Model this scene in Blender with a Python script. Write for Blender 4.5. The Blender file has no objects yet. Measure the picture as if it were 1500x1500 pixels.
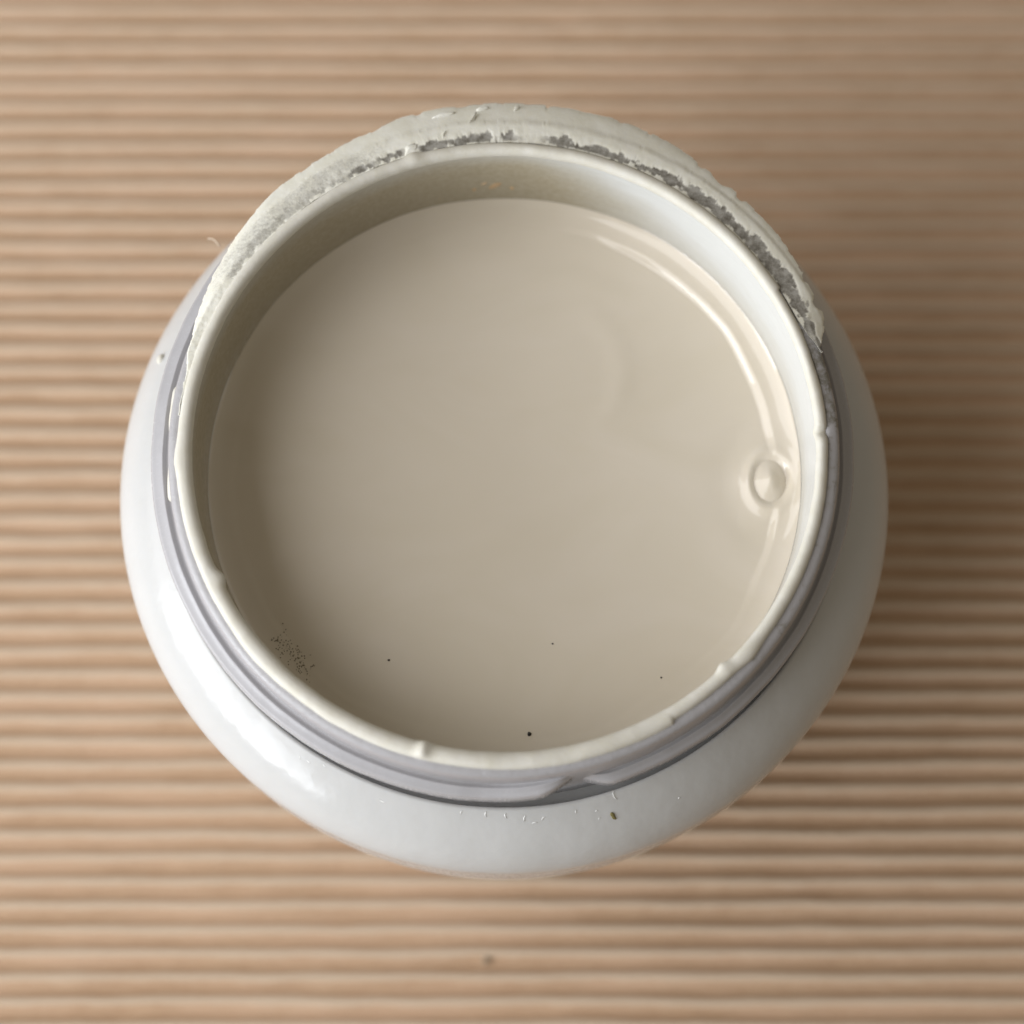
import bpy, bmesh, math, random
from mathutils import Vector, Matrix, noise

random.seed(7)
R = math.radians
scene = bpy.context.scene
scene.unit_settings.system = 'METRIC'
scene.unit_settings.scale_length = 0.01            # one unit is one centimetre
COL = scene.collection

# ------------------------------------------------------------------ camera
RIM_Z = 6.2                                        # height of the rim above the flute crests
TILT = R(15.3)
FPX = 3250.0                                       # focal length in pixels of the 1500 px photograph
DIST = 21.2
FWD = Vector((0, math.sin(TILT), -math.cos(TILT)))
UP = Vector((0, math.cos(TILT), math.sin(TILT)))
RIGHT = Vector((1, 0, 0))
CAM = Vector((0, 0, RIM_Z)) - DIST * FWD - (738 - 750) / FPX * DIST * RIGHT - (750 - 645.5) / FPX * DIST * UP
cd = bpy.data.cameras.new('camera')
cd.sensor_width = 36.0
cd.lens = 36.0 * FPX / 1500.0
cd.clip_start = 0.1
cd.clip_end = 2000
cd.dof.use_dof = True
cd.dof.focus_distance = DIST + 0.35
cd.dof.aperture_fstop = 0.13
cam = bpy.data.objects.new('camera', cd)
cam.location = CAM
cam.rotation_euler = (TILT, 0, 0)
COL.objects.link(cam)
scene.camera = cam

# ------------------------------------------------------------------ room light: dim world, one big window, added ceiling bounce
w = bpy.data.worlds.new("World")
scene.world = w
w.use_nodes = True
bg = w.node_tree.nodes['Background']
bg.inputs[0].default_value = (1.0, 0.87, 0.68, 1)
bg.inputs[1].default_value = 0.235


def area(name, az, el, dist, sx, sy, watt, col, target=(0, 0, 4.5)):
    ld = bpy.data.lights.new(name, 'AREA')
    ld.shape = 'RECTANGLE'
    ld.size = sx
    ld.size_y = sy
    ld.energy = watt
    ld.color = col
    o = bpy.data.objects.new(name, ld)
    t = Vector(target)
    d = Vector((math.cos(R(az)) * math.cos(R(el)), math.sin(R(az)) * math.cos(R(el)), math.sin(R(el))))
    o.location = t + d * dist
    o.rotation_euler = (-d).to_track_quat('-Z', 'Y').to_euler()
    COL.objects.link(o)
    return o


area('window_light', 209, 9.5, 55, 46, 9, 16500, (0.90, 0.95, 1.0))
area('window_light', 207, 18.5, 55, 42, 7.5, 8500, (0.90, 0.95, 1.0))
area('ceiling_bounce_fill', 192, 36, 60, 66, 66, 43000, (0.98, 0.98, 1.0))  # added area lamp for soft bounce off ceiling and wall

scene.view_settings.view_transform = 'Standard'
scene.view_settings.look = 'None'
scene.view_settings.exposure = 0.0
scene.view_settings.gamma = 1.0


# ------------------------------------------------------------------ helpers
def ray(px, py):
    return (FWD + (px - 750) / FPX * RIGHT + (750 - py) / FPX * UP).normalized()


def on_plane(px, py, z):
    d = ray(px, py)
    return CAM + d * ((z - CAM.z) / d.z)


def fbm(x, y, z=0.0, o=4):
    return noise.fractal(Vector((x, y, z)), 0.9, 2.1, o)


def smooth(a, b, x):
    if a == b:
        return 0.0 if x < a else 1.0
    t = max(0.0, min(1.0, (x - a) / (b - a)))
    return t * t * (3 - 2 * t)


def adiff(a, b):
    return (a - b + 180.0) % 360.0 - 180.0


def link(name, me, mat, parent=None, shade=True):
    if mat is not None:
        me.materials.append(mat)
    if shade:
        me.polygons.foreach_set('use_smooth', [True] * len(me.polygons))
    me.update()
    o = bpy.data.objects.new(name, me)
    COL.objects.link(o)
    if parent is not None:
        o.parent = parent
    return o


def tag(o, label=None, cat=None, group=None, kind=None):
    if label: o['label'] = label
    if cat: o['category'] = cat
    if group: o['group'] = group
    if kind: o['kind'] = kind
    return o


def grid_mesh(name, rows, wrap_u, wrap_v=False, attr=None, flip=False):
    """rows: list of rows of points; wrap_u joins the last column to the first."""
    nv, nu = len(rows), len(rows[0])
    verts = [p for r in rows for p in r]
    faces = []
    for j in range(nv if wrap_v else nv - 1):
        j2 = (j + 1) % nv
        for i in range(nu if wrap_u else nu - 1):
            i2 = (i + 1) % nu
            f = (j * nu + i, j * nu + i2, j2 * nu + i2, j2 * nu + i)
            faces.append(f[::-1] if flip else f)
    me = bpy.data.meshes.new(name)
    me.from_pydata(verts, [], faces)
    if attr:
        for an, fl in attr.items():
            a = me.attributes.new(an, 'FLOAT', 'POINT')
            a.data.foreach_set('value', fl)
    return me


def lathe(name, prof, n, mat, parent, wrap_v=False, warp=None):
    """prof: (r, depth under the rim) pairs from inside over the top to outside."""
    rows = []
    for (r, d) in prof:
        row = []
        for i in range(n):
            a = 2 * math.pi * i / n
            rr, dd = (r, d) if warp is None else warp(math.degrees(a), r, d)
            row.append((rr * math.cos(a), rr * math.sin(a), RIM_Z - dd))
        rows.append(row)
    me = grid_mesh(name, rows, True, wrap_v)
    bm = bmesh.new(); bm.from_mesh(me)
    bmesh.ops.recalc_face_normals(bm, faces=bm.faces)
    bm.to_mesh(me); bm.free()
    return link(name, me, mat, parent)


# ------------------------------------------------------------------ materials
class NT:
    def __init__(self, name):
        self.m = bpy.data.materials.new(name)
        self.m.use_nodes = True
        self.t = self.m.node_tree
        self.n = self.t.nodes
        self.b = self.n['Principled BSDF']
        self.tc = self.n.new('ShaderNodeTexCoord')

    def add(self, typ, **kw):
        nd = self.n.new(typ)
        for k, v in kw.items():
            setattr(nd, k, v)
        return nd

    def lk(self, a, b):
        self.t.links.new(a, b)

    def noise(self, scale, detail=4, rough=0.55, stretch=None, dist=0.0):
        nd = self.add('ShaderNodeTexNoise')
        nd.inputs['Scale'].default_value = scale
        nd.inputs['Detail'].default_value = detail
        nd.inputs['Roughness'].default_value = rough
        nd.inputs['Distortion'].default_value = dist
        mp = self.add('ShaderNodeMapping')
        if stretch: mp.inputs['Scale'].default_value = stretch
        self.lk(self.tc.outputs['Object'], mp.inputs[0])
        self.lk(mp.outputs[0], nd.inputs['Vector'])
        return nd.outputs['Fac']

    def ramp(self, fac, stops):
        nd = self.add('ShaderNodeValToRGB')
        e = nd.color_ramp.elements
        while len(e) < len(stops): e.new(0.5)
        for el, (p, c) in zip(e, stops):
            el.position = p
            el.color = (*c, 1) if len(c) == 3 else c
        self.lk(fac, nd.inputs[0])
        return nd.outputs[0]

    def mix(self, fac, a, b, blend='MIX'):
        nd = self.add('ShaderNodeMix', data_type='RGBA', blend_type=blend)
        for s, v in ((nd.inputs[0], fac), (nd.inputs[6], a), (nd.inputs[7], b)):
            if isinstance(v, (int, float)): s.default_value = v
            elif isinstance(v, tuple): s.default_value = (*v, 1)
            else: self.lk(v, s)
        return nd.outputs[2]

    def math(self, op, a, b=None, clamp=False):
        nd = self.add('ShaderNodeMath', operation=op, use_clamp=clamp)
        for s, v in ((nd.inputs[0], a), (nd.inputs[1], b)):
            if v is None: continue
            if isinstance(v, (int, float)): s.default_value = v
            else: self.lk(v, s)
        return nd.outputs[0]

    def attr(self, name):
        nd = self.add('ShaderNodeAttribute', attribute_name=name)
        return nd.outputs['Fac']

    def bump(self, h, dist, strength=1.0):
        nd = self.add('ShaderNodeBump')
        nd.inputs['Strength'].default_value = strength
        nd.inputs['Distance'].default_value = dist
        self.lk(h, nd.inputs['Height'])
        self.lk(nd.outputs[0], self.b.inputs['Normal'])

    def set(self, **kw):
        for k, v in kw.items():
            s = self.b.inputs[k.replace('_', ' ')]
            if isinstance(v, tuple): s.default_value = (*v, 1) if len(v) == 3 and s.type == 'RGBA' else v
            elif isinstance(v, (int, float)): s.default_value = v
            else: self.lk(v, s)
        return self


def mat_paper():
    k = NT('kraft_paper')
    fib = k.noise(9, 5, 0.65, (0.35, 1.6, 1.0))
    mot = k.noise(1.1, 3, 0.6, (0.5, 1.5, 1))
    fine = k.noise(55, 3, 0.7, (0.6, 1, 1))
    c = k.ramp(fib, [(0.28, (0.385, 0.237, 0.137)), (0.72, (0.51, 0.342, 0.215))])
    c = k.mix(k.ramp(mot, [(0.40, (0, 0, 0)), (0.65, (1, 1, 1))]), c, (0.53, 0.355, 0.235))
    c = k.mix(0.32, c, k.ramp(fine, [(0.3, (0.38, 0.25, 0.15)), (0.7, (0.74, 0.58, 0.44))]))
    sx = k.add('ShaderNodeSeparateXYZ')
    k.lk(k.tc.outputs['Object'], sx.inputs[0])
    crest_pale = k.math('ADD', k.math('MULTIPLY', sx.outputs['Z'], 10.0), k.math('ADD', k.math('MULTIPLY', fib, 0.7), 0.17))  # paler towards the flute crests
    c = k.mix(k.ramp(crest_pale, [(0.0, (0, 0, 0)), (0.28, (0.78, 0.78, 0.78))]), c, k.mix(fine, (0.475, 0.378, 0.278), (0.66, 0.545, 0.425)))
    k.set(Base_Color=c, Roughness=0.75, Specular_IOR_Level=0.25)
    k.bump(k.math('ADD', fib, fine), 0.012, 0.6)
    return k.m


def mat_plastic(name, col, rough=0.16, scat=0.25):
    k = NT(name)
    sm = k.noise(2.2, 3, 0.5)
    sc = k.noise(26, 3, 0.6, (1, 1, 0.15))
    c = k.mix(k.ramp(sm, [(0.35, (0, 0, 0)), (0.75, (0.5, 0.5, 0.5))]), col, tuple(x * f for x, f in zip(col, (0.95, 0.955, 0.95))))
    k.set(Base_Color=c, Subsurface_Weight=scat, Subsurface_Radius=(0.32, 0.28, 0.22), Subsurface_Scale=0.8,
          Roughness=k.ramp(sc, [(0.3, (rough * 0.7,) * 3), (0.75, (rough * 1.7,) * 3)]), IOR=1.45, Specular_IOR_Level=0.30)
    k.bump(k.math('ADD', sm, k.math('MULTIPLY', sc, 0.02)), 0.03, 0.45)
    return k.m


def mat_neck():
    k = NT('soiled_plastic')
    d = k.attr('dirt')
    n1 = k.noise(5.5, 6, 0.72, None, 0.6)
    n2 = k.noise(26, 4, 0.7)
    v = k.math('ADD', d, k.math('MULTIPLY', k.math('SUBTRACT', k.math('ADD', k.math('MULTIPLY', n1, 0.6), k.math('MULTIPLY', n2, 0.4)), 0.5), 2.4))
    mask = k.ramp(v, [(0.42, (0, 0, 0)), (0.62, (1, 1, 1))])
    c = k.mix(mask, (0.385, 0.38, 0.395), k.ramp(n2, [(0.35, (0.13, 0.12, 0.10)), (0.7, (0.30, 0.29, 0.26))]))
    k.set(Base_Color=c, Roughness=k.ramp(mask, [(0, (0.26,) * 3), (1, (0.6,) * 3)]), Subsurface_Weight=0.04,
          Subsurface_Radius=(0.3, 0.25, 0.2), Subsurface_Scale=0.4)
    k.bump(k.math('ADD', n1, k.math('MULTIPLY', n2, 0.5)), 0.02, 0.45)
    return k.m


def mat_dry(name, col, bump=0.02, soiled=False):
    k = NT(name)
    n1 = k.noise(6, 5, 0.6)
    n2 = k.noise(38, 4, 0.7)
    c = k.mix(k.ramp(n1, [(0.35, (0, 0, 0)), (0.7, (1, 1, 1))]), col, tuple(x * f for x, f in zip(col, (0.93, 0.92, 0.87))))
    rough = 0.55
    if soiled:
        v = k.math('ADD', k.attr('dirt'), k.math('MULTIPLY', k.math('SUBTRACT', n2, 0.5), 0.7))
        m = k.ramp(v, [(0.22, (0, 0, 0)), (0.80, (1, 1, 1))])
        n3 = k.noise(9, 4, 0.7)
        c = k.mix(m, c, k.ramp(n3, [(0.35, (0.13, 0.118, 0.095)), (0.62, (0.36, 0.35, 0.32))]))
        rough = k.ramp(m, [(0, (0.6,) * 3), (1, (0.7,) * 3)])
    k.set(Base_Color=c, Roughness=rough, Subsurface_Weight=0.08, Subsurface_Radius=(0.2, 0.17, 0.12), Subsurface_Scale=0.3)
    k.bump(k.math('ADD', n1, k.math('MULTIPLY', n2, 0.4)), bump, 0.5)
    return k.m


def mat_cup():
    """inside of the cup: white plastic, filmed with paint near the fill line, darkened in colour for the shaded far wall"""
    k = NT('film_shade_plastic')
    f = k.attr('film_shade')
    n1 = k.noise(1.6, 4, 0.6, (1, 1, 2.5))
    v = k.math('ADD', f, k.math('MULTIPLY', k.math('SUBTRACT', n1, 0.5), 0.35))
    m = k.ramp(v, [(0.15, (0, 0, 0)), (0.95, (1, 1, 1))])
    n2 = k.noise(18, 3, 0.6)
    film_shade = k.ramp(n2, [(0.3, (0.34, 0.30, 0.21)), (0.8, (0.42, 0.375, 0.285))])  # paint coat colour, darkened to carry the shade of the far wall
    k.set(Base_Color=k.mix(m, (0.58, 0.595, 0.59), film_shade), Roughness=0.24)
    k.bump(k.math('ADD', n1, k.math('MULTIPLY', n2, 0.03)), 0.03, 0.3)
    return k.m


def mat_liquid():
    k = NT('wet_cream_paint')
    n1 = k.noise(0.55, 3, 0.5, (1, 1.6, 1), 1.2)
    c = k.ramp(n1, [(0.3, (0.66, 0.60, 0.495)), (0.7, (0.69, 0.63, 0.535))])
    k.set(Base_Color=c, Roughness=0.05, IOR=1.46, Subsurface_Weight=0.1, Subsurface_Radius=(0.3, 0.26, 0.18), Subsurface_Scale=0.3)
    k.bump(k.noise(0.9, 2, 0.5), 0.02, 0.25)
    return k.m


def mat_plain(name, col, rough=0.6):
    k = NT(name)
    n = k.noise(60, 3, 0.6)
    k.set(Base_Color=k.mix(k.ramp(n, [(0.3, (0, 0, 0)), (0.7, (1, 1, 1))]), col, tuple(x * 0.7 for x in col)), Roughness=rough)
    return k.m


M_PAPER = mat_paper()
M_BODY = mat_plastic('glossy_white_plastic', (0.525, 0.528, 0.525), 0.15, 0.18)
M_NECK = mat_neck()
M_THREAD = mat_plastic('thread_plastic', (0.39, 0.385, 0.40), 0.2, 0.04)
M_LIP = mat_dry('lip_paint', (0.65, 0.635, 0.58), 0.008)
M_CRUST = mat_dry('crusted_paint', (0.78, 0.775, 0.71), 0.010, True)
M_CUP = mat_cup()
M_LIQ = mat_liquid()
M_SCUFF = mat_plastic('scuffed_plastic', (0.80, 0.81, 0.80), 0.12, 0.0)
M_BLACK = mat_plain('black_speck', (0.012, 0.010, 0.008))
M_MOULD = mat_plain('dark_mould', (0.27, 0.235, 0.165))
M_GLINT = mat_plain('ochre_glint', (0.60, 0.42, 0.24), 0.2)
M_OLIVE = mat_plain('olive_fleck', (0.20, 0.17, 0.06))
M_DUST = mat_plain('grey_dust', (0.31, 0.24, 0.165), 0.9)
M_FIBRE = mat_plain('pale_fibre', (0.75, 0.62, 0.48))

# ------------------------------------------------------------------ the corrugated sheet
PITCH, PHASE = 0.2783, 0.092
AMP = 0.046
HALF = 26.0


def make_sheet():
    per = 14
    n_r = int(2 * HALF / PITCH)
    xs = []
    x = -HALF
    while x < HALF:
        xs.append(x)
        x += 0.22 if abs(x) < 8 else 1.0
    xs.append(HALF)
    rows = []
    for j in range(n_r * per + 1):
        ph = j / per
        y0 = (ph - n_r // 2) * PITCH + PHASE
        near = abs(y0) < 10
        row = []
        k = int(math.floor(ph + 0.5))
        for xx in xs:
            if near and abs(xx) < 9:
                wob = 0.020 * fbm(xx * 0.35, k * 3.7) + 0.010 * fbm(xx * 1.6, k * 1.3 + 40)
                am = 1.0 + 0.16 * fbm(xx * 0.8, k * 5.1 + 9)
            else:
                wob, am = 0.0, 1.0
            cs = math.cos(2 * math.pi * ph)
            # flute: rounded crest, slightly narrower valley
            z = 2 * AMP * am * ((0.5 + 0.5 * cs) ** 1.45 - 1.0)
            row.append((xx, y0 + wob, z + 0.004 * (fbm(xx * 2.1, y0 * 2.1, 5) if near and abs(xx) < 9 else 0)))
        rows.append(row)
    return grid_mesh('cardboard_sheet', rows, False)


sheet = link('cardboard_sheet', make_sheet(), M_PAPER)
tag(sheet, 'brown corrugated cardboard sheet with fine ridges lying under the white jar', 'cardboard')
bm = bmesh.new()
bmesh.ops.create_cube(bm, size=1.0, matrix=Matrix.Translation((0, 0, -0.145)) @ Matrix.Diagonal((2 * HALF, 2 * HALF, 0.04, 1)))
me = bpy.data.meshes.new('backing_liner'); bm.to_mesh(me); bm.free()
link('backing_liner', me, M_PAPER, sheet, False)

# ------------------------------------------------------------------ the jar
jar = bpy.data.objects.new('jar', None)
jar.empty_display_size = 1.0
COL.objects.link(jar)
tag(jar, 'open glossy white round jar with screw neck standing on corrugated cardboard', 'jar')

Z_EQ, R_EQ, A_UP = 1.66, 3.935, 1.44


def body_profile():
    pts = []
    pts += [(3.20, 1.16), (3.30, 1.15), (3.355, 1.10), (3.372, 1.02)]
    r0 = 3.385
    t0 = math.acos(r0 / R_EQ)
    for i in range(29):                       # shoulder, from the neck out to the widest ring
        t = t0 * (1 - i / 28)
        pts.append((R_EQ * math.cos(t), Z_EQ - A_UP * math.sin(t)))
    pr, base_r = 2.0, 1.9
    for i in range(1, 33):                    # belly, tucking in to the base
        t = (math.pi / 2) * i / 32
        rr = base_r + (R_EQ - base_r) * abs(math.cos(t)) ** (2 / pr)
        dd = Z_EQ + (RIM_Z - 0.04 - Z_EQ) * abs(math.sin(t)) ** (2 / pr)
        pts.append((rr, dd))
    pts += [(2.6, RIM_Z), (1.5, RIM_Z - 0.03), (0.02, RIM_Z - 0.03)]
    return pts


BODY = body_profile()


def body_warp(az, r, d):
    a = R(az)
    f = 0.006 * fbm(math.cos(a) * 1.5, math.sin(a) * 1.5, d * 0.8, 2)
    return r * (1 + f * 0.5), d


body = lathe('body', BODY, 360, M_BODY, jar, warp=body_warp)


def body_depth(r):
    return Z_EQ - A_UP * math.sqrt(max(0.0, 1 - (r / R_EQ) ** 2))


def on_shoulder(px, py):
    """point of the shoulder under a pixel, and its outward normal"""
    d = ray(px, py)
    lo = (RIM_Z - 0.8 - CAM.z) / d.z
    hi = (RIM_Z - Z_EQ - 0.3 - CAM.z) / d.z
    t = lo
    for _ in range(4000):
        p = CAM + d * t
        if RIM_Z - p.z >= body_depth(math.hypot(p.x, p.y)): break
        t += (hi - lo) / 4000
    rr = math.hypot(p.x, p.y)
    s = math.sqrt(max(1e-4, 1 - (rr / R_EQ) ** 2))
    n = Vector((p.x / rr * rr / R_EQ ** 2, p.y / rr * rr / R_EQ ** 2, s / A_UP)).normalized()
    return p, n


# neck: outer wall, soiled top ledge around the lip
NSEG = 1080
NECK = [(3.09, 0.20), (3.09, 0.065), (3.13, 0.06), (3.17, 0.065), (3.205, 0.08), (3.222, 0.11), (3.23, 0.17),
        (3.23, 0.30), (3.232, 0.45), (3.233, 0.60), (3.235, 0.75), (3.24, 0.84), (3.24, 1.0), (3.25, 1.20)]


def make_neck():
    rows, dirt = [], []
    for (r, d) in NECK:
        row = []
        for i in range(NSEG):
            a = 2 * math.pi * i / NSEG
            az = math.degrees(a)
            q = fbm(math.cos(a) * 6, math.sin(a) * 6, d * 4, 3)
            rr = r + (0.006 * q if d < 0.8 else 0)
            row.append((rr * math.cos(a), rr * math.sin(a), RIM_Z - d - (0.006 * q if d < 0.12 else 0)))
            far = smooth(70, 45, abs(adiff(az, 60))) * 1.0 + 0.9 * smooth(35, 15, abs(adiff(az, 125)))
            far = min(1.0, far)
            top = smooth(0.24, 0.13, d)
            m = 0.08 + 0.30 * far * top
            m += 0.22 * smooth(60, 20, abs(adiff(az, -20))) * smooth(0.16, 0.1, d)
            dirt.append(m)
        rows.append(row)
    me = grid_mesh('neck', rows, True, attr={'dirt': dirt})
    return me


neck = link('neck', make_neck(), M_NECK, jar)


# threads: ridges winding round the neck wall
def make_thread(a0, a1, d0, d1, r0, r1, hook=0.0):
    n = 420
    rows = []
    for i in range(n + 1):
        t = i / n
        a = R(a0 + (a1 - a0) * t)
        e = smooth(0, 0.045, t) * smooth(1, 0.97, t)
        d = d0 + (d1 - d0) * t - hook * (1 - smooth(0, 0.10, t))
        ro = 3.20 + (r0 + (r1 - r0) * smooth(0, 0.6, t) - 3.20) * e
        wb = 0.008 * fbm(math.cos(a) * 5, math.sin(a) * 5, 2.0, 3)
        sec = [(3.20, d - 0.13), (3.23, d - 0.088), (3.20 + (ro - 3.20) * 0.34, d - 0.080), (3.20 + (ro - 3.20) * 0.42, d - 0.100), (3.20 + (ro - 3.20) * 0.50, d - 0.098), (3.20 + (ro - 3.20) * 0.58, d - 0.066), (ro - 0.030, d - 0.055), (ro - 0.010, d - 0.042), (ro, d - 0.015),
               (ro, d + 0.19), (ro - 0.014, d + 0.21), (3.23, d + 0.225), (3.20, d + 0.23)]
        rows.append([((r + wb * (0.2 + 0.8 * (r > 3.23))) * math.cos(a), (r + wb) * math.sin(a), RIM_Z - dd) for r, dd in sec])
    me = grid_mesh('thread', rows, False)
    bm = bmesh.new(); bm.from_mesh(me)
    bmesh.ops.recalc_face_normals(bm, faces=bm.faces)
    if sum(f.normal.dot(Vector((f.calc_center_median().x, f.calc_center_median().y, 0))) for f in bm.faces) < 0:
        bmesh.ops.reverse_faces(bm, faces=bm.faces)
    bm.to_mesh(me); bm.free()
    return me


link('thread', make_thread(-79, 96, 0.65, 0.24, 3.35, 3.42), M_THREAD, neck)
link('thread', make_thread(284, 92, 0.56, 0.24, 3.36, 3.43, 0.16), M_THREAD, neck)

# the lip: a bead of paint-coated plastic with drips and nicks
LIP = [(3.03, 0.17), (3.004, 0.125), (2.988, 0.09), (2.986, 0.062), (2.995, 0.032), (3.018, 0.010), (3.05, 0.0), (3.09, 0.004), (3.12, 0.016),
       (3.138, 0.042), (3.146, 0.08), (3.13, 0.15)]
BUMPS = [(206.5, 1.5, -0.060, 0.01), (256, 1.1, -0.012, -0.045), (313, 1.4, -0.045, -0.01), (318, 2.6, 0.03, -0.012), (221, 5, 0.010, -0.012),
         (2, 1.0, -0.02, 0.06), (107, 1.4, 0.035, -0.012), (183, 3.0, 0.025, -0.006)]



def lip_warp(az, r, d):
    a = R(az)
    q = fbm(math.cos(a) * 4, math.sin(a) * 4, 1.0, 4)
    q2 = fbm(math.cos(a) * 14, math.sin(a) * 14, r * 9, 3)
    wide = 0.93 + 0.12 * math.sin(R(az) - R(180)) + 0.06 * q           # thicker coat at the front
    if az > 300 or az < 30: wide *= 0.80
    rr = 3.0 + (r - 3.0) * wide + 0.004 * q2 * (1 if d < 0.13 else 0)
    dd = d + 0.010 * q * smooth(0.2, 0.05, d)
    for (b, wd, br, bd) in BUMPS:
        g = math.exp(-(adiff(az, b) / wd) ** 2)
        if g > 0.01:
            br, bd = br * 0.8, bd * 0.8
            if br < 0: rr += br * g * smooth(3.10, 3.02, r)
            else: rr += br * g * smooth(3.06, 3.13, r)
            dd += bd * g * smooth(0.12, 0.03, d)
    return rr, dd


lip = lathe('lip', LIP, NSEG, M_LIP, neck, warp=lip_warp)
tag(lip, 'cream paint coated lip of the jar with small drips')


# inner cup wall
def make_cup():
    prof = [(3.02, 0.06), (3.004, 0.08), (2.999, 0.12), (2.997, 0.2), (2.995,0.3), (2.992, 0.4), (2.988, 0.5), (2.985, 0.6), (2.981, 0.7), (2.978, 0.8), (2.975, 0.9), (2.972, 1.0), (2.969, 1.1), (2.966, 1.2), (2.96, 1.5), (2.95, 2.2), (2.9, 4.6), (2.6, 5.3), (0.02, 5.4)]
    rows, film_shade = [], []
    for r, d in prof:
        row = []
        for i in range(360):
            a = 2 * math.pi * i / 360
            az = math.degrees(a)
            row.append((r * math.cos(a), r * math.sin(a), RIM_Z - d))
            edge = 0.12 + 0.63 * smooth(80, 25, abs(adiff(az, 15)))  # coat reaches higher away from the lit right side, painting shade there
            film_shade.append(smooth(edge - 0.55, edge + 0.40, d) * (1 - 0.55 * smooth(75, 35, abs(adiff(az, 15)))))
        rows.append(row)
    return grid_mesh('inner_cup', rows, True, attr={'film_shade': film_shade}, flip=False)


me = make_cup()
bm = bmesh.new(); bm.from_mesh(me)
bmesh.ops.recalc_face_normals(bm, faces=bm.faces)
bmesh.ops.reverse_faces(bm, faces=bm.faces) if bm.faces[0].normal.dot(Vector((*bm.faces[0].calc_center_median().xy, 0))) > 0 else None
bm.to_mesh(me); bm.free()
cup = link('inner_cup', me, M_CUP, jar)


# dried paint crust over the far side of the neck, flaking at its edges
def make_crust(a0, a1, n, ro_f, ri_f):
    rows, dirt = [], []
    K = 16
    for i in range(n + 1):
        az = a0 + (a1 - a0) * i / n
        a = R(az)
        ca, sa = math.cos(a), math.sin(a)
        ro, ri = ro_f(az), ri_f(az)
        sag = 0.9 * smooth(132, 160, az) + 0.5 * smooth(30, 16, az)
        top, bot, dt = [], [], []
        for k in range(K + 1):
            t = k / K
            r = ri + (ro - ri) * t
            u = max(-0.2, (r - 3.2) / 0.28)
            d = 0.042 + 0.018 * u + 0.045 * max(0, u) ** 2 + 0.016 * smooth(0.55, 0.62, u) + sag * max(0, r - 3.2)
            dv = crust_dirt(az, r)
            d += 0.004 * fbm(ca * 9, sa * 9, r * 7, 3) + 0.007 * dv + 0.004 * noise.noise(Vector((ca * 60, sa * 60, r * 20))) * smooth(3.3, 3.2, r)
            lipz = 0.008 * smooth(0.9, 1.0, t)
            top.append((r * ca, r * sa, RIM_Z - d - lipz))
            bot.append((r * ca, r * sa, RIM_Z - d - 0.035))
            dt.append(dv)
        rows.append(top + bot[::-1])
        dirt += dt + [0.0] * (K + 1)
    me = grid_mesh('dried_paint', rows, False, attr={'dirt': dirt})
    # close the ring section
    bm = bmesh.new(); bm.from_mesh(me); bm.verts.ensure_lookup_table()
    nu = 2 * (K + 1)
    for j in range(n):
        bm.faces.new((bm.verts[j * nu + nu - 1], bm.verts[j * nu], bm.verts[(j + 1) * nu], bm.verts[(j + 1) * nu + nu - 1]))
    for j in (0, n):
        bm.faces.new([bm.verts[j * nu + q] for q in range(nu)])
    bmesh.ops.recalc_face_normals(bm, faces=bm.faces)
    for e in bm.edges:
        if len(e.link_faces) == 2 and e.calc_face_angle(0) > R(50): e.smooth = False
    bm.to_mesh(me); bm.free()
    return me


BITES = [(47.5, 0.9, 0.05), (52, 1.6, 0.035), (56, 0.7, 0.03), (66, 0.35, 0.025), (71, 0.5, 0.02), (83, 0.3, 0.03), (97, 1.2, 0.02), (104, 0.7, 0.03),
         (112, 2, 0.03), (30, 0.8, 0.03), (25, 1.0, 0.05)]


def crust_out(az):
    a = R(az)
    j = 0.008 * fbm(math.cos(a) * 22, math.sin(a) * 22, 3.0, 4) + 0.008 * noise.cell(Vector((az * 0.9, 2.3, 0)))
    r = 3.61 + 0.015 * smooth(60, 45, az) + j
    r -= 0.125 * smooth(102, 126, az) + 0.09 * smooth(126, 148, az) + 0.27 * smooth(140, 174, az)
    r -= 0.16 * smooth(72, 42, az) + 0.07 * smooth(42, 26, az) + 0.22 * smooth(24, 15, az)
    for b, wd, dp in BITES:
        r -= dp * math.exp(-((az - b) / wd) ** 4)
    return max(r, crust_in(az) + 0.012)


def crust_in(az):
    a = R(az)
    j = 0.010 * fbm(math.cos(a) * 16, math.sin(a) * 16, 8.0, 5)
    return 3.115 + j + 0.10 * smooth(24, 15, az) - 0.02 * smooth(140, 155, az) + 0.035 * smooth(165, 174, az)


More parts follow.
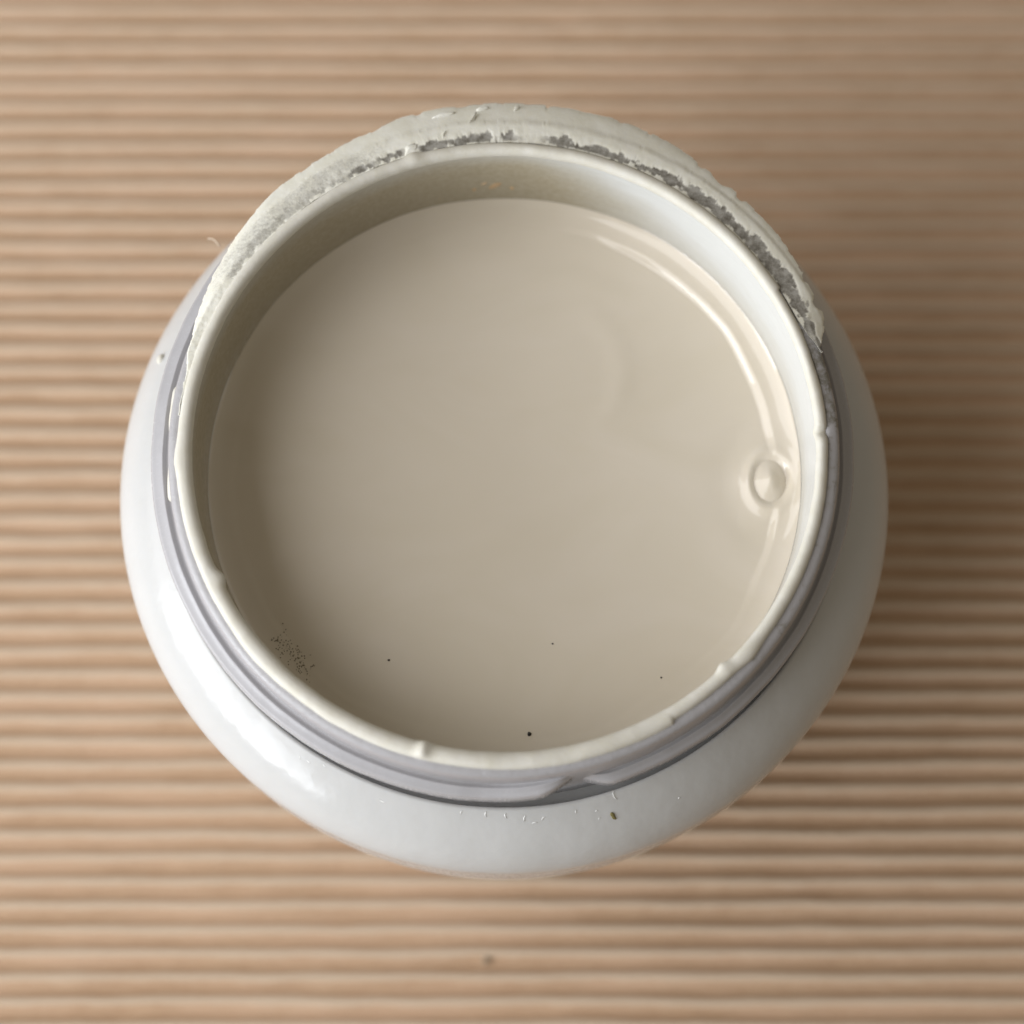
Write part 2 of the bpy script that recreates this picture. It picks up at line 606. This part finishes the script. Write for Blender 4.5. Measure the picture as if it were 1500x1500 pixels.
def crust_dirt(az, r):
    a = R(az)
    ca, sa = math.cos(a), math.sin(a)
    n1 = fbm(ca * 5.0, sa * 5.0, 11.0, 4)
    n2 = fbm(ca * 26, sa * 26, r * 9, 4)
    c = 3.165 + 0.012 * n1 + 0.02 * smooth(75, 45, az)
    wd = 0.036 + 0.030 * n1 + 0.026 * smooth(62, 40, az) * smooth(16, 30, az)
    band = smooth(wd * 1.35, wd * 0.55, abs(r - c) * (1 if r < c else 0.8) + 0.050 * n2 + 0.022 * noise.noise(Vector((ca * 75, sa * 75, r * 30))))
    gap = smooth(-0.62, -0.25, n1) * (1 - 0.85 * math.exp(-((az - 85) / 3.2) ** 2)) * (1 - 0.9 * math.exp(-((az - 107) / 1.6) ** 2))
    side = 1.0 - 0.45 * smooth(112, 128, az) - 0.3 * smooth(145, 160, az)
    dots = smooth(0.18, 0.42, fbm(ca * 70, sa * 70, r * 24 + 3, 2)) * smooth(3.33, 3.22, r) * smooth(3.14, 3.2, r)
    dots *= 0.9 * smooth(62, 50, az) * smooth(18, 28, az) + 0.7 * smooth(112, 122, az) * smooth(150, 140, az)
    wash = (0.40 + 0.12 * n2) * smooth(104, 118, az) * smooth(162, 142, az) * smooth(3.43, 3.30, r + 0.03 * n1) * smooth(3.14, 3.17, r)
    return min(1.0, max(band * gap * side, dots * 0.8, wash))


crust = link('dried_paint', make_crust(16.5, 175, 2000, crust_out, crust_in), M_CRUST, neck)
tag(crust, 'cracked yellowish crust of dried paint on the far side of the neck')


# loose flakes curling away from the crust
def make_flake(az, r0, length, width, rise, yaw, d):
    bmf = bmesh.new()
    n, m = 7, 4
    a = R(az)
    o = Vector((r0 * math.cos(a), r0 * math.sin(a), RIM_Z - d))
    tx = Vector((-math.sin(a + yaw), math.cos(a + yaw), 0))
    nx = Vector((math.cos(a + yaw), math.sin(a + yaw), 0))
    g = []
    for side in (0, 1):
        lay = []
        for i in range(n):
            t = i / (n - 1) * 2 - 1
            row = []
            for j in range(m):
                s = j / (m - 1) - 0.5
                w_ = width * (1 - 0.75 * abs(t) ** 1.6) * (1 + 0.25 * fbm(t * 3, az, s))
                z = rise * (s + 0.5) ** 2 * (1 - t * t) + 0.01 * fbm(t * 2, s * 3, az) - 0.018 * side
                row.append(bmf.verts.new(o + tx * (t * length / 2) + nx * (s * w_) + Vector((0, 0, z))))
            lay.append(row)
        g.append(lay)
    for side in (0, 1):
        for i in range(n - 1):
            for j in range(m - 1):
                bmf.faces.new((g[side][i][j], g[side][i + 1][j], g[side][i + 1][j + 1], g[side][i][j + 1]))
    for i in range(n - 1):
        for j in (0, m - 1):
            bmf.faces.new((g[0][i][j], g[0][i + 1][j], g[1][i + 1][j], g[1][i][j]))
    for j in range(m - 1):
        for i in (0, n - 1):
            bmf.faces.new((g[0][i][j], g[0][i][j + 1], g[1][i][j + 1], g[1][i][j]))
    bmesh.ops.recalc_face_normals(bmf, faces=bmf.faces)
    me = bpy.data.meshes.new('paint_flake'); bmf.to_mesh(me); bmf.free()
    return me


FLAKES = [(125.5, 3.425, 0.38, 0.08, 0.012, 0.05, 0.125), (121.5, 3.455, 0.18, 0.05, 0.012, -0.2, 0.125), (100, 3.50, 0.24, 0.05, 0.015, 0.10, 0.125),
          (95.5, 3.37, 0.24, 0.030, 0.025, 1.1, 0.085), (93.5, 3.53, 0.13, 0.04, 0.012, 0.2, 0.13), (100.5, 3.25, 0.10, 0.03, 0.02, 1.2, 0.05),
          (107, 3.16, 0.18, 0.12, 0.008, 0.7, 0.042), (88, 3.53, 0.08, 0.03, 0.012, 0.9, 0.13)]
for f in FLAKES:
    link('paint_flake', make_flake(*f), M_CRUST, neck, True)


# smear of thick paint on the left of the neck, and the small drop on the shoulder
def blob(name, p, n, sx, sy, h, ang, mat, parent, seed=0.0, rings=7, seg=20):
    n = n.normalized()
    t = n.orthogonal().normalized() if abs(n.z) < 0.2 else Vector((1, 0, 0))
    t = (t - n * t.dot(n)).normalized()
    b = n.cross(t)
    t, b = t * math.cos(ang) + b * math.sin(ang), b * math.cos(ang) - t * math.sin(ang)
    bmf = bmesh.new()
    top = bmf.verts.new(p + n * h)
    prev = None
    rows = []
    for k in range(1, rings + 1):
        q = k / rings
        row = []
        for i in range(seg):
            a = 2 * math.pi * i / seg
            e = 1 + 0.28 * fbm(math.cos(a) * 1.3 + seed, math.sin(a) * 1.3, seed)
            row.append(bmf.verts.new(p + t * (math.cos(a) * sx * q * e) + b * (math.sin(a) * sy * q * e) + n * (h * math.sqrt(max(0, 1 - q * q)) - 0.01 * (q > 0.99))))
        rows.append(row)
    for i in range(seg):
        bmf.faces.new((top, rows[0][i], rows[0][(i + 1) % seg]))
    for k in range(rings - 1):
        for i in range(seg):
            bmf.faces.new((rows[k][i], rows[k + 1][i], rows[k + 1][(i + 1) % seg], rows[k][(i + 1) % seg]))
    bmesh.ops.recalc_face_normals(bmf, faces=bmf.faces)
    me = bpy.data.meshes.new(name); bmf.to_mesh(me); bmf.free()
    return link(name, me, mat, parent)


p, nn = on_shoulder(236, 526)
blob('paint_drop', p, nn, 0.055, 0.04, 0.04, 0.9, M_LIP, jar, 1.0)
for (az, d, sx, sy) in ((174, 0.22, 0.28, 0.09), (186, 0.26, 0.20, 0.07)):
    a = R(az)
    blob('paint_smear', Vector((3.215 * math.cos(a), 3.215 * math.sin(a), RIM_Z - d)), Vector((math.cos(a), math.sin(a), 0.55)), sx, sy, 0.035,
         R(90), M_LIP, neck, az * 0.1)

# small shiny scuffs and dried splashes on the shoulder
bmf = bmesh.new()
SC = [(700, 1184, 6, 1.2), (712, 1190, 8, 1.6), (722, 1185, 7, 1.9), (741, 1192, 8, 1.75), (769, 1196, 9, 1.5), (783, 1203, 8, 0.1), (796, 1196, 7, 1.1),
      (992, 1112, 18, 1.35), (901, 1162, 14, 2.0), (844, 1186, 5, 1.6), (874, 1185, 4, 0.4), (1080, 1048, 6, 0.3), (676, 1187, 5, 1.3), (690, 1178, 4, 0.6),
      (878, 1196, 4, 1.0), (995, 1166, 4, 0.5), (452, 1112, 7, 2.4), (475, 1118, 6, 2.2), (440, 1106, 5, 1.5), (560, 1170, 9, 2.7), (420, 1075, 6, 1.0)]
for (px, py, L, ang) in SC:
    p, nn = on_shoulder(px, py + 3)
    if math.hypot(p.x, p.y) < 3.42: continue
    t = Vector((math.cos(ang), math.sin(ang), 0)); t = (t - nn * t.dot(nn)).normalized(); b = nn.cross(t)
    s = L / 145.0
    ring = []
    N = 6
    for i in range(N + 1):
        u = i / N * 2 - 1
        c = p + t * (u * s / 2) + b * (0.15 * s * (1 - u * u))
        wd = 0.008 * (1 - 0.8 * u * u)
        ring.append([bmf.verts.new(c - b * wd - nn * 0.003), bmf.verts.new(c + nn * 0.005), bmf.verts.new(c + b * wd - nn * 0.003)])
    for i in range(N):
        for k in (0, 1):
            bmf.faces.new((ring[i][k], ring[i + 1][k], ring[i + 1][k + 1], ring[i][k + 1]))
bmesh.ops.recalc_face_normals(bmf, faces=bmf.faces)
me = bpy.data.meshes.new('scuff_marks'); bmf.to_mesh(me); bmf.free()
o = link('scuff_marks', me, M_SCUFF, jar)
o['kind'] = 'stuff'

# ------------------------------------------------------------------ the paint in the cup
LEVEL = 1.2
LZ = RIM_Z - LEVEL
RW = 2.968
bub = on_plane(1127, 706, LZ)
BX, BY, BR, BK = bub.x, bub.y, 0.18, 1.35


def liquid_height(x, y):
    """height of the paint above its level: meniscus, fold, bubble collar, swirls"""
    r, a = math.hypot(x, y), math.atan2(y, x)
    q = 1 + 0.25 * fbm(math.cos(a) * 2.2, math.sin(a) * 2.2, 0.0, 3)
    e = RW - r
    az = math.degrees(a)
    h = 0.11 * q * math.exp(-e / 0.10)                              # clings to the wall
    fold = 0.005 + 0.050 * smooth(56, 30, abs(adiff(az, 24)))       # skin of paint folded up along the right wall
    h += fold * smooth(0.290 * q, 0.200 * q, e)
    g = math.hypot(x - BX, (y - BY) / BK)
    if g < 1.0:
        h = h * smooth(BR * 0.9, BR * 1.8, g) + 0.052 * math.exp(-((g - BR * 1.22) / 0.055) ** 2) + 0.02 * math.exp(-max(0, g - BR * 1.2) / 0.10)
        h -= 0.014 * math.exp(-((g - 0.46) / 0.12) ** 2)
    h += 0.006 * fbm(x * 0.9, y * 0.9, 4.0, 2)
    sx, sy = x - 0.45, y - 1.0                                      # faint stirring swirls
    sr, sa = math.hypot(sx, sy), math.degrees(math.atan2(sy, sx))
    h += 0.012 * math.exp(-((sr - 0.75 - 0.1 * math.sin(R(sa))) / 0.10) ** 2) * smooth(75, 20, abs(adiff(sa, 15)))
    h += 0.009 * math.exp(-((sr - 1.15) / 0.12) ** 2) * smooth(60, 20, abs(adiff(sa, 95)))
    return h


def on_liquid(px, py):
    p = on_plane(px, py, LZ)
    for _ in range(3):
        p = on_plane(px, py, LZ + liquid_height(p.x, p.y))
    return p


def make_liquid():
    n = 540
    rad = [0.0001] + [RW * 0.80 * k / 24 for k in range(1, 25)] + [RW * 0.80 + RW * 0.20 * k / 60 for k in range(1, 61)]
    rows = []
    for r in rad:
        row = []
        for i in range(n):
            a = 2 * math.pi * i / n
            x, y = r * math.cos(a), r * math.sin(a)
            row.append((x, y, LZ + liquid_height(x, y)))
        rows.append(row)
    me = grid_mesh('liquid_paint', rows, True)
    bm = bmesh.new(); bm.from_mesh(me)
    bmesh.ops.recalc_face_normals(bm, faces=bm.faces)
    if bm.faces[2000].normal.z < 0: bmesh.ops.reverse_faces(bm, faces=bm.faces)
    bm.to_mesh(me); bm.free()
    return me


liq = link('liquid_paint', make_liquid(), M_LIQ)
tag(liq, 'glossy cream beige liquid paint filling the open white jar', 'paint')
# dome of the bubble by the right wall
rows = []
for k in range(0, 15):
    th = (math.pi / 2) * k / 14
    rr = BR * math.sin(th) + 0.001
    rows.append([(BX + rr * math.cos(2 * math.pi * i / 40), BY + rr * BK * math.sin(2 * math.pi * i / 40), LZ + 0.005 + 0.07 * math.cos(th) + 0.06 * math.exp(-(rr / 0.075) ** 2)) for i in range(40)])
me = grid_mesh('bubble', rows, True, flip=True)
bm = bmesh.new(); bm.from_mesh(me); bmesh.ops.recalc_face_normals(bm, faces=bm.faces); bm.to_mesh(me); bm.free()
link('bubble', me, M_LIQ, liq)

# dark mould stippled on the paint by the front left lip
bmf = bmesh.new()
rnd = random.Random(5)
for i in range(130):
    t = rnd.random()
    px = 404 + 52 * t + rnd.gauss(0, 5); py = 940 + 50 * t + rnd.gauss(0, 7) - abs(rnd.gauss(0, 8))
    p = on_liquid(px, py)
    rr = math.hypot(p.x, p.y)
    if rr > RW - 0.02: continue
    p.z += 0.002
    s_ = rnd.uniform(0.003, 0.009)
    c = [bmf.verts.new(p + Vector((math.cos(k * 1.2566 + t) * s_ * rnd.uniform(0.6, 1.3), math.sin(k * 1.2566 + t) * s_, 0))) for k in range(5)]
    top = bmf.verts.new(p + Vector((0, 0, s_ * 0.6)))
    for k in range(5): bmf.faces.new((c[k], c[(k + 1) % 5], top))
me = bpy.data.meshes.new('mould_specks'); bmf.to_mesh(me); bmf.free()
o = link('mould_specks', me, M_MOULD, liq)
o['kind'] = 'stuff'

# warm reflections on the far inner wall, put in as ochre-coloured blobs
def wall_point(az, d):
    return Vector((2.985 * math.cos(R(az)), 2.985 * math.sin(R(az)), RIM_Z - d)), Vector((-math.cos(R(az)), -math.sin(R(az)), 0.0))


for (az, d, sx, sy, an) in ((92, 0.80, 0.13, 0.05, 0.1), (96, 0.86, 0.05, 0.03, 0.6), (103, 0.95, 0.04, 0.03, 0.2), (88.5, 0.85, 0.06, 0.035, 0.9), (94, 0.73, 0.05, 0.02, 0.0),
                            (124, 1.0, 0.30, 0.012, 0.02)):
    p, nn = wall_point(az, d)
    blob('wall_glint', p, nn, sx, sy, 0.012, an, M_GLINT, cup, az * 0.37)

# ------------------------------------------------------------------ specks and crumbs
SPECKS = [(775.5, 1075.5, 0.024, 'largest black speck, floating on the paint near the front lip'),
          (569.5, 967, 0.014, 'tiny black speck floating on the paint at the front left'),
          (809.5, 943, 0.011, 'tiny black speck floating near the middle front of the paint'),
          (968.5, 992.5, 0.010, 'tiniest dark speck on the paint at the front right')]
for (px, py, s, lab) in SPECKS:
    p = on_liquid(px, py)
    o = blob('speck', p, Vector((0, 0, 1)), s, s * 0.95, s * 0.7, 0, M_BLACK, None, px, 5, 14)
    tag(o, lab, 'speck', 'black specks floating on the paint')
p, nn = on_shoulder(898, 1195)
o = blob('fleck', p, nn, 0.022, 0.055, 0.012, 0.5, M_OLIVE, None, 3.3)
tag(o, 'small olive brown fleck stuck to the front of the jar shoulder', 'fleck')
p = on_plane(712, 1406, -0.06)
o = blob('crumb', p, Vector((0, 0, 1)), 0.05, 0.042, 0.035, 0, M_DUST, None, 5.1)
tag(o, 'small dark grey crumb in a groove of the cardboard in front of the jar', 'crumb')


def make_fibre(pts, rad):
    rows = []
    for p in pts:
        rows.append([(p.x + rad * math.cos(k * 2.0944), p.y + rad * 0.7 * math.sin(k * 2.0944), p.z + rad * 0.7 * math.sin(k * 2.0944)) for k in range(3)])
    return grid_mesh('fibre', rows, True)


pts = [on_plane(305 + 17 * t, 350 + 12 * t - 5 * math.sin(3 * t), RIM_Z - 1.05 + 0.05 * t) for t in [i / 8 for i in range(9)]]
o = link('fibre', make_fibre(pts, 0.010), M_FIBRE)
tag(o, 'tiny pale fibre sticking out from the far left edge of the jar', 'fibre')
